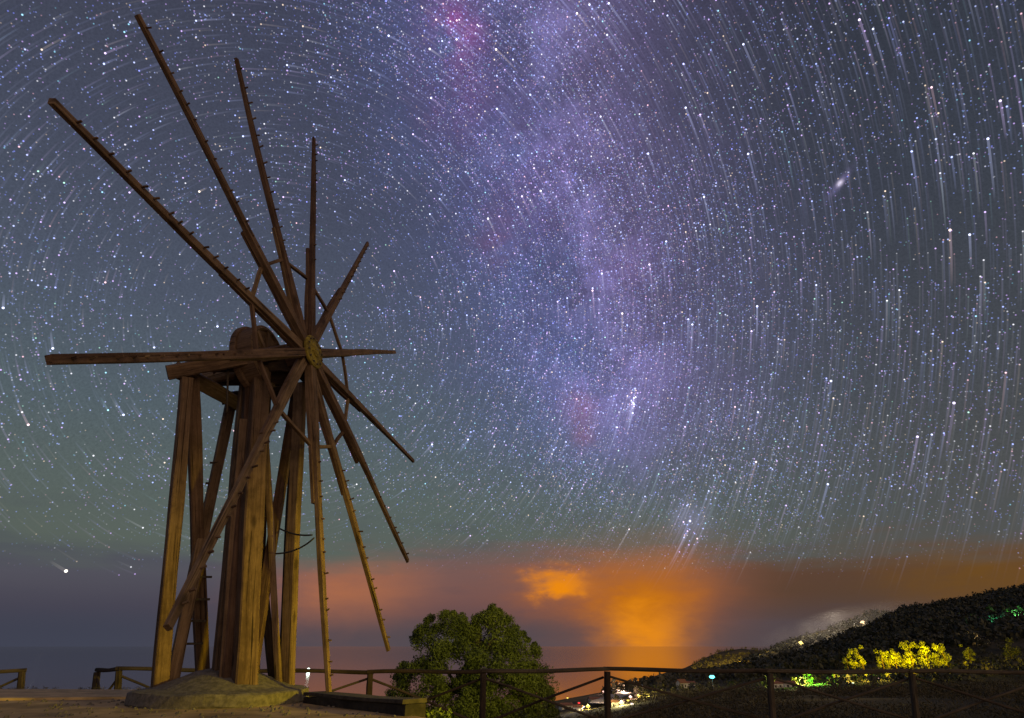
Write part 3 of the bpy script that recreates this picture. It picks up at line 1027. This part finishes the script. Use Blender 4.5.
for k, (px, py, h, col, pw, lab) in enumerate((
        (810, 688, 12, (.2, 1, .05), 8000, 'small tree lit vivid green below the fence rail'),
        (796, 687, 9, (.9, .9, .2), 2500, 'small dim olive tree left of the vivid green one'),
        (837, 684, 11, (1, .66, .1), 4500, 'small tree lit orange under the fence rail'),
        (776, 694, 9, (.8, 1, .1), 2500, 'low yellow-green bush by the small white houses'),
        (797, 693, 8, (1, .8, .1), 2500, 'low yellowish bush right of the small white houses'),
        (865, 678, 7, (1, .7, .05), 3500, 'low yellow bush just under the rail below the lit row'),
        (888, 677, 7, (1, .7, .05), 3500, 'second low yellow bush under the rail below the lit row'),
        (1013, 626, 9, (.2, 1, .25), 9000, 'small green-lit tree high on the right edge'),
        (993, 632, 8, (.1, .8, .4), 2500, 'small dim teal-lit tree high on the right slope'))):
    Yq = {7: 400.0, 8: 390.0}.get(k, 200.0)
    p, s = small_tree(px, py, h, lab, Y=Yq, seed=40 + k, group='small trees lit by garden lamps')
    plight('garden_light', (p.x + s * .2, p.y - s * 1.0, p.z + s * .5), pw, col)


# houses
def house(px, py, wpx, hpx, label, lit=None, yaw=.3):
    p = hit(px, py)
    sc_ = (p.y * cp + (p.z - CZ) * sp) / F
    w, h = wpx * sc_, hpx * sc_
    d = w * .7
    o = empty('house', p); tag(o, label, 'house', 'small houses in the valley and on the slope')
    M = Matrix.Translation(p + Vector((0, 0, -.6))) @ Matrix.Rotation(yaw, 4, 'Z')
    hh = h * .68 + .6
    vs = [(-w / 2, -d / 2, 0), (w / 2, -d / 2, 0), (w / 2, d / 2, 0), (-w / 2, d / 2, 0), (-w / 2, -d / 2, hh), (w / 2, -d / 2, hh), (w / 2, d / 2, hh), (-w / 2, d / 2, hh), (-w / 2, 0, hh + h * .3), (w / 2, 0, hh + h * .3)]
    fs = [(0, 1, 5, 4), (2, 3, 7, 6), (1, 2, 6, 9, 5), (3, 0, 4, 8, 7), (3, 2, 1, 0), (4, 5, 9, 8), (6, 7, 8, 9)]
    mesh_obj('wall', vs, fs, M_WALL, o, M)
    e = w * .06; t = h * .06
    a = [(-w / 2 - e, -d / 2 - e, hh - t * .4), (w / 2 + e, -d / 2 - e, hh - t * .4), (w / 2 + e, 0, hh + h * .3 + t), (-w / 2 - e, 0, hh + h * .3 + t), (w / 2 + e, d / 2 + e, hh - t * .4), (-w / 2 - e, d / 2 + e, hh - t * .4)]
    bq = [(x, y, z + t) for x, y, z in a]
    fs = [(1, 0, 3, 2), (2, 3, 5, 4), (6, 7, 8, 9), (9, 8, 10, 11), (0, 1, 7, 6), (4, 5, 11, 10), (1, 2, 8, 7), (2, 4, 10, 8), (3, 0, 6, 9), (5, 3, 9, 11)]
    mesh_obj('roof', a + bq, fs, M_ROOF, o, M)
    for k in (-1, 1):
        x = k * w * .22
        fr = [(x - w * .09, -d / 2 - .05, hh * .45), (x + w * .09, -d / 2 - .05, hh * .45), (x + w * .09, -d / 2 - .05, hh * .78), (x - w * .09, -d / 2 - .05, hh * .78)]
        fr += [(x_, -d / 2 + .04, z_) for x_, y_, z_ in fr]
        mm = lit if (lit and k == 1) else M_IRON
        mesh_obj('window', fr, [(0, 1, 2, 3), (1, 5, 6, 2), (4, 0, 3, 7), (3, 2, 6, 7), (4, 5, 1, 0)], mm, o, M)
    return p


for (px, py, w, h, lab, lit, yaw) in HOUSES:
    house(px, py, w, h, lab, lit, yaw)
for (px, py, pw, c) in ((783, 682, 2200, (1, .8, .6)), (682, 682, 1500, (1, .8, .4)), (571, 704, 2500, (.9, .8, .7)), (596, 698, 1500, (1, .7, .5))):
    p = hit(px, py + 8)
    plight('yard_light', p + Vector((0, -9, 6)), pw, c)

# the road bend, colour lightened and lamps added for a streak of car light
path2d = [(606, 706), (613, 699.5), (622, 695.5), (626, 693.6), (622, 692.4), (616, 691.3), (613.5, 689.8), (616, 688.2), (621, 686.8), (626, 685.6), (634, 684.6)]
pts = []
for i in range(len(path2d) - 1):
    for k in range(6):
        t = k / 6
        q = hit(path2d[i][0] * (1 - t) + path2d[i + 1][0] * t, path2d[i][1] * (1 - t) + path2d[i + 1][1] * t)
        pts.append(q + Vector((0, 0, .5)))
vs, fs = [], []
for i, p in enumerate(pts):
    t = (pts[min(i + 1, len(pts) - 1)] - pts[max(i - 1, 0)]); t.z = 0; t.normalize()
    s = Vector((-t.y, t.x, 0)) * 4.0
    vs += [p - s, p + s]
    if i: fs.append((2 * i - 2, 2 * i - 1, 2 * i + 1, 2 * i))
tag(mesh_obj('road', vs, fs, M_ROAD), kind='structure')
for (px, py) in ((614, 689.5), (619, 691.5), (624, 693)):
    p = hit(px, py)
    street_lamp(px, py - 1.2, 2.2, (1, .62, .4), {614: 'upper', 619: 'middle', 624: 'lower'}[px] + ' of three lamps added for the streak of car light along the road bend', 11000, 7)
street_lamp(623, 685.2, 4.0, YEL, 'yellow lamp at the top of the lit road bend', 16000, 5)

# a thin bank of mist lying behind the wooded ridge
mc = W(842, 627, 980)
bm_v, bm_f = [], []
for i in range(9):
    for k in range(16):
        a = math.pi * i / 8; b2_ = 2 * math.pi * k / 16
        bm_v.append((150 * math.sin(a) * math.cos(b2_), 190 * math.sin(a) * math.sin(b2_), 26 * math.cos(a)))
for i in range(8):
    for k in range(16):
        bm_f.append((i * 16 + k, (i + 1) * 16 + k, (i + 1) * 16 + (k + 1) % 16, i * 16 + (k + 1) % 16))
mm = bpy.data.materials.new('mist_air'); mm.use_nodes = True
nt = mm.node_tree; nt.nodes.clear()
pv = nt.nodes.new('ShaderNodeVolumePrincipled')
pv.inputs['Color'].default_value = (.9, .9, .9, 1)
tcn = nt.nodes.new('ShaderNodeTexCoord')
nz = tnoise(nt, S(nt, tcn.outputs['Object']), .02, 3)
ln = nt.nodes.new('ShaderNodeVectorMath'); ln.operation = 'LENGTH'
nt.links.new(vscale(nt, S(nt, tcn.outputs['Object']), 1 / 150, 1 / 190, 1 / 26).k, ln.inputs[0])
fall = S(nt, ln.outputs['Value']).sstep(1.0, .25)
nt.links.new((fall * nz.sstep(.35, .65) * .0017).k, pv.inputs['Density'])
ov = nt.nodes.new('ShaderNodeOutputMaterial'); nt.links.new(pv.outputs[0], ov.inputs['Volume'])
tag(mesh_obj('mist', bm_v, bm_f, mm, None, Matrix.Translation(mc) @ Matrix.Rotation(-.25, 4, 'Y')), 'pale mist drifting behind the dark wooded ridge', 'mist', kind='stuff')

# fishing boat with its work lamp out at sea
bp = W(308, 671.5, 2600)
d = ray(308, 671.8); t = (SEA - CZ) / d.z
bp = Vector((0, 0, CZ)) + d * t
boat = empty('fishing_boat', bp)
tag(boat, 'small fishing boat with a dazzling pale green lamp far out at sea', 'boat')
L = 16
hv, hf = [], []
for i in range(9):
    t = i / 8; x = (t - .5) * L; w = 2.4 * math.sin(math.pi * min(1, t * .8 + .14)) ** .6 * (1 if t < .99 else .1)
    hv += [(x, -w, 2 + t * t * 1.2), (x, -w * .6, -.3), (x, w * .6, -.3), (x, w, 2 + t * t * 1.2)]
for i in range(8):
    for j in range(4):
        q = i * 4; j2 = (j + 1) % 4
        hf.append((q + j, q + j2, q + 4 + j2, q + 4 + j))
hf += [(3, 2, 1, 0), (32, 33, 34, 35)]
mesh_obj('hull', hv, hf, M_HULL, boat, Matrix.Translation(bp))
beam('cabin', bp + Vector((-3, 0, 1.8)), bp + Vector((-3, 0, 5)), 5, 3, M_WALL, boat, n=1, rough=0)
tube('mast', [bp + Vector((1, 0, 1.5)), bp + Vector((1, 0, 9))], .18, M_METAL, boat)
lathe('work_lamp', [(.1, -6), (5, -4.4), (8, 0), (5, 4.4), (.1, 6)], emit('work_lamp_glow', (.8, 1, .85), 7), boat, Matrix.Translation(bp + Vector((1, 0, 8))), 14, True)

# ------------------------------------------------------------------ stars
rg = np.random.default_rng(11)
pole = np.array(ray(290, 326).normalized())
mnv = np.array(mn)


def arr(v): return np.array(v)


def sphere(N):
    v = rg.normal(size=(N, 3)); v /= np.linalg.norm(v, axis=1)[:, None]
    return v[(v[:, 1] > .02) & (v[:, 2] > .06)]


def veil(v):
    """patchy dark dust along the band thins the stars"""
    return np.array([mnoise.noise(Vector(p) * 7.0) + .5 * mnoise.noise(Vector(p) * 17.0) for p in v])


u1 = sphere(76000)                       # brighter stars, all over the sky
u1 = u1[rg.random(len(u1)) < .55 + .45 * np.exp(-((u1 @ mnv) / .2) ** 2)]
b1 = np.minimum(.085 * (rg.random(len(u1)) + 1e-3) ** -.60, 1.5)
u2 = sphere(1000000)                      # faint star dust, crowding the band
bd = u2 @ mnv
u2 = u2[rg.random(len(u2)) < (.24 + .76 * np.exp(-(bd / .22) ** 2)) * np.clip(.85 + .9 * veil(u2), .3, 1)]
b2 = np.minimum(.058 * (rg.random(len(u2)) + 1e-3) ** -.5, .5)
n_bright = len(u1)
u = np.vstack([u1, u2]); bri = np.concatenate([b1, b2])
elv = np.degrees(np.arcsin(u[:, 2])); azv = np.degrees(np.arctan2(u[:, 0], u[:, 1]))
elc_ = elv * (1 + .62 * np.sin(np.radians(azv)) ** 2)
ext = np.clip((elc_ - 5.0) / 9.0, 0, 1) ** 1.2
bri = bri * ext
tailk = np.concatenate([np.ones(len(u1)), np.full(len(u2), .3)])
# extra: named bright ones, clusters
extra, eb = [], []
def addstar(px, py, b):
    extra.append(np.array(ray(px, py).normalized())); eb.append(b)
addstar(66, 571, 4.0); addstar(690, 521, 2.6); addstar(831, 381, 2.2); addstar(954, 403, 2.4); addstar(950, 230, 2.2)
addstar(131, 567, .3); addstar(135, 574, .25); addstar(119, 575, .15); addstar(634, 398, .9)
for k in range(42):
    addstar(690 + rg.normal() * 11, 524 + rg.normal() * 14, abs(rg.normal()) * .25 + .06)
for k in range(26):
    addstar(633 + rg.normal() * 4, 399 + rg.normal() * 6, abs(rg.normal()) * .4 + .15)
for k in range(26):
    addstar(453 + rg.normal() * 9, 30 + rg.normal() * 11, abs(rg.normal()) * .4 + .15)
u = np.vstack([u, np.array(extra)]); bri = np.concatenate([bri, eb])
tailk = np.concatenate([tailk, np.full(len(eb), .6)])
keep = bri > .012
u, bri, tailk = u[keep], bri[keep], tailk[keep]
n = len(u)
pal = np.array([(.26, .36, 1.0), (.42, .5, 1.0), (.9, .9, 1.0), (.62, .38, 1.0), (.25, .75, 1.0), (1.0, .74, .5), (1.0, .5, .62), (.45, 1.0, .75), (.16, .2, 1.0)])
pr = np.array([.29, .22, .10, .18, .03, .05, .04, .01, .08])
ci = rg.choice(len(pal), n, p=pr)
colr = pal[ci].copy()
for j, c in ((len(u) - len(eb), (1.0, .85, .6)), ):
    pass
first_extra = n - sum(1 for x in eb if x > .012)
colr[first_extra] = (1.0, .86, .62)
colr[first_extra + 4] = (1.0, .45, .3)
RAD = 60000.0
PX = RAD / F


def rotp(v, ang):
    c, s = np.cos(ang)[:, None], np.sin(ang)[:, None]
    k = pole[None, :]
    return v * c + np.cross(k, v) * s + k * ((v @ pole)[:, None]) * (1 - c)


# heads: soft hexagons
VV, CC, FF = [], [], []
e1 = np.cross(u, np.array([0, 0, 1.0])); e1 /= np.linalg.norm(e1, axis=1)[:, None]
e2 = np.cross(u, e1)
hr = np.clip(.55 + .42 * np.sqrt(bri), .55, 2.0) * PX
hb = np.clip(bri * 2.9, 0, 3.2)
hv = np.zeros((n, 7, 3)); hc = np.zeros((n, 7, 4)); hc[:, :, 3] = 1
hv[:, 0] = u * RAD
for k in range(6):
    a = math.pi * k / 3
    hv[:, k + 1] = u * RAD + (e1 * math.cos(a) + e2 * math.sin(a)) * hr[:, None]
white = np.clip(bri * .35, 0, .7)[:, None]
hcol = colr * (1 - white) + white
hc[:, 0, :3] = hcol * hb[:, None] * 1.6
hc[:, 1:, :3] = (colr * hb[:, None] * .12)[:, None, :]
# tails: thin strips along the arc of rotation
NSEG = 5
tl = np.radians(5.3) * rg.choice([1.0, .9, .6], n, p=[.5, .3, .2])
SGN = 1.0
tb_ = np.clip(bri ** .72 * .19, 0, .24) * tailk
tcol = colr * .6 + .4 * np.array([.75, .75, .85])
tv = np.zeros((n, (NSEG + 1) * 2, 3)); tcx = np.zeros((n, (NSEG + 1) * 2, 4)); tcx[:, :, 3] = 1
wid = np.clip(.42 + .36 * np.sqrt(bri), .42, 1.3) * PX
for k in range(NSEG + 1):
    t = k / NSEG
    p = rotp(u, SGN * tl * t)
    sd = pole[None, :] - p * (p @ pole)[:, None]
    sd /= np.linalg.norm(sd, axis=1)[:, None]
    wd = (wid * (1 - .25 * t))[:, None]
    tv[:, 2 * k] = p * RAD * 1.002 - sd * wd
    tv[:, 2 * k + 1] = p * RAD * 1.002 + sd * wd
    f = (1 - t) ** .7 * (.75 if k == 0 else 1)
    pe = np.degrees(np.arcsin(p[:, 2])); pa = np.degrees(np.arctan2(p[:, 0], p[:, 1]))
    ex = np.clip((pe * (1 + .62 * np.sin(np.radians(pa)) ** 2) - 4.0) / 4, 0, 1)
    tcx[:, 2 * k, :3] = tcol * (tb_ * f * ex)[:, None]
    tcx[:, 2 * k + 1, :3] = tcol * (tb_ * f * ex)[:, None]
ht = tb_ > .018
tv, tcx = tv[ht], tcx[ht]
nt_ = len(tv)
co = np.concatenate([hv.reshape(-1, 3), tv.reshape(-1, 3)])
cc = np.concatenate([hc.reshape(-1, 4), tcx.reshape(-1, 4)])
tri = np.array([(0, k + 1, (k + 1) % 6 + 1) for k in range(6)])
hf = (np.arange(n)[:, None, None] * 7 + tri[None]).reshape(-1, 3)
tri2 = []
for k in range(NSEG):
    a = 2 * k
    tri2 += [(a, a + 1, a + 3), (a, a + 3, a + 2)]
tf = (n * 7 + np.arange(nt_)[:, None, None] * ((NSEG + 1) * 2) + np.array(tri2)[None]).reshape(-1, 3)
tris = np.concatenate([hf, tf]).astype(np.int32)
me = bpy.data.meshes.new('stars')
me.vertices.add(len(co)); me.vertices.foreach_set('co', co.astype(np.float32).ravel())
me.loops.add(len(tris) * 3); me.loops.foreach_set('vertex_index', tris.ravel())
me.polygons.add(len(tris))
me.polygons.foreach_set('loop_start', np.arange(0, len(tris) * 3, 3, dtype=np.int32))
me.polygons.foreach_set('loop_total', np.full(len(tris), 3, dtype=np.int32))
at = me.attributes.new('star_colour', 'FLOAT_COLOR', 'POINT')
at.data.foreach_set('color', cc.astype(np.float32).ravel())
m = bpy.data.materials.new('starlight'); m.use_nodes = True
nt = m.node_tree; nt.nodes.clear()
an = nt.nodes.new('ShaderNodeAttribute'); an.attribute_name = 'star_colour'
em = nt.nodes.new('ShaderNodeEmission'); nt.links.new(an.outputs['Color'], em.inputs[0])
tr = nt.nodes.new('ShaderNodeBsdfTransparent')
ad = nt.nodes.new('ShaderNodeAddShader'); nt.links.new(em.outputs[0], ad.inputs[0]); nt.links.new(tr.outputs[0], ad.inputs[1])
ou = nt.nodes.new('ShaderNodeOutputMaterial'); nt.links.new(ad.outputs[0], ou.inputs[0])
m.cycles.emission_sampling = 'NONE'
me.materials.append(m)
me.update(calc_edges=True)
so = put(bpy.data.objects.new('stars', me))
tag(so, 'countless stars with short curved trails turning round the pole', 'stars', kind='stuff')
print('STARS', n, nt_)
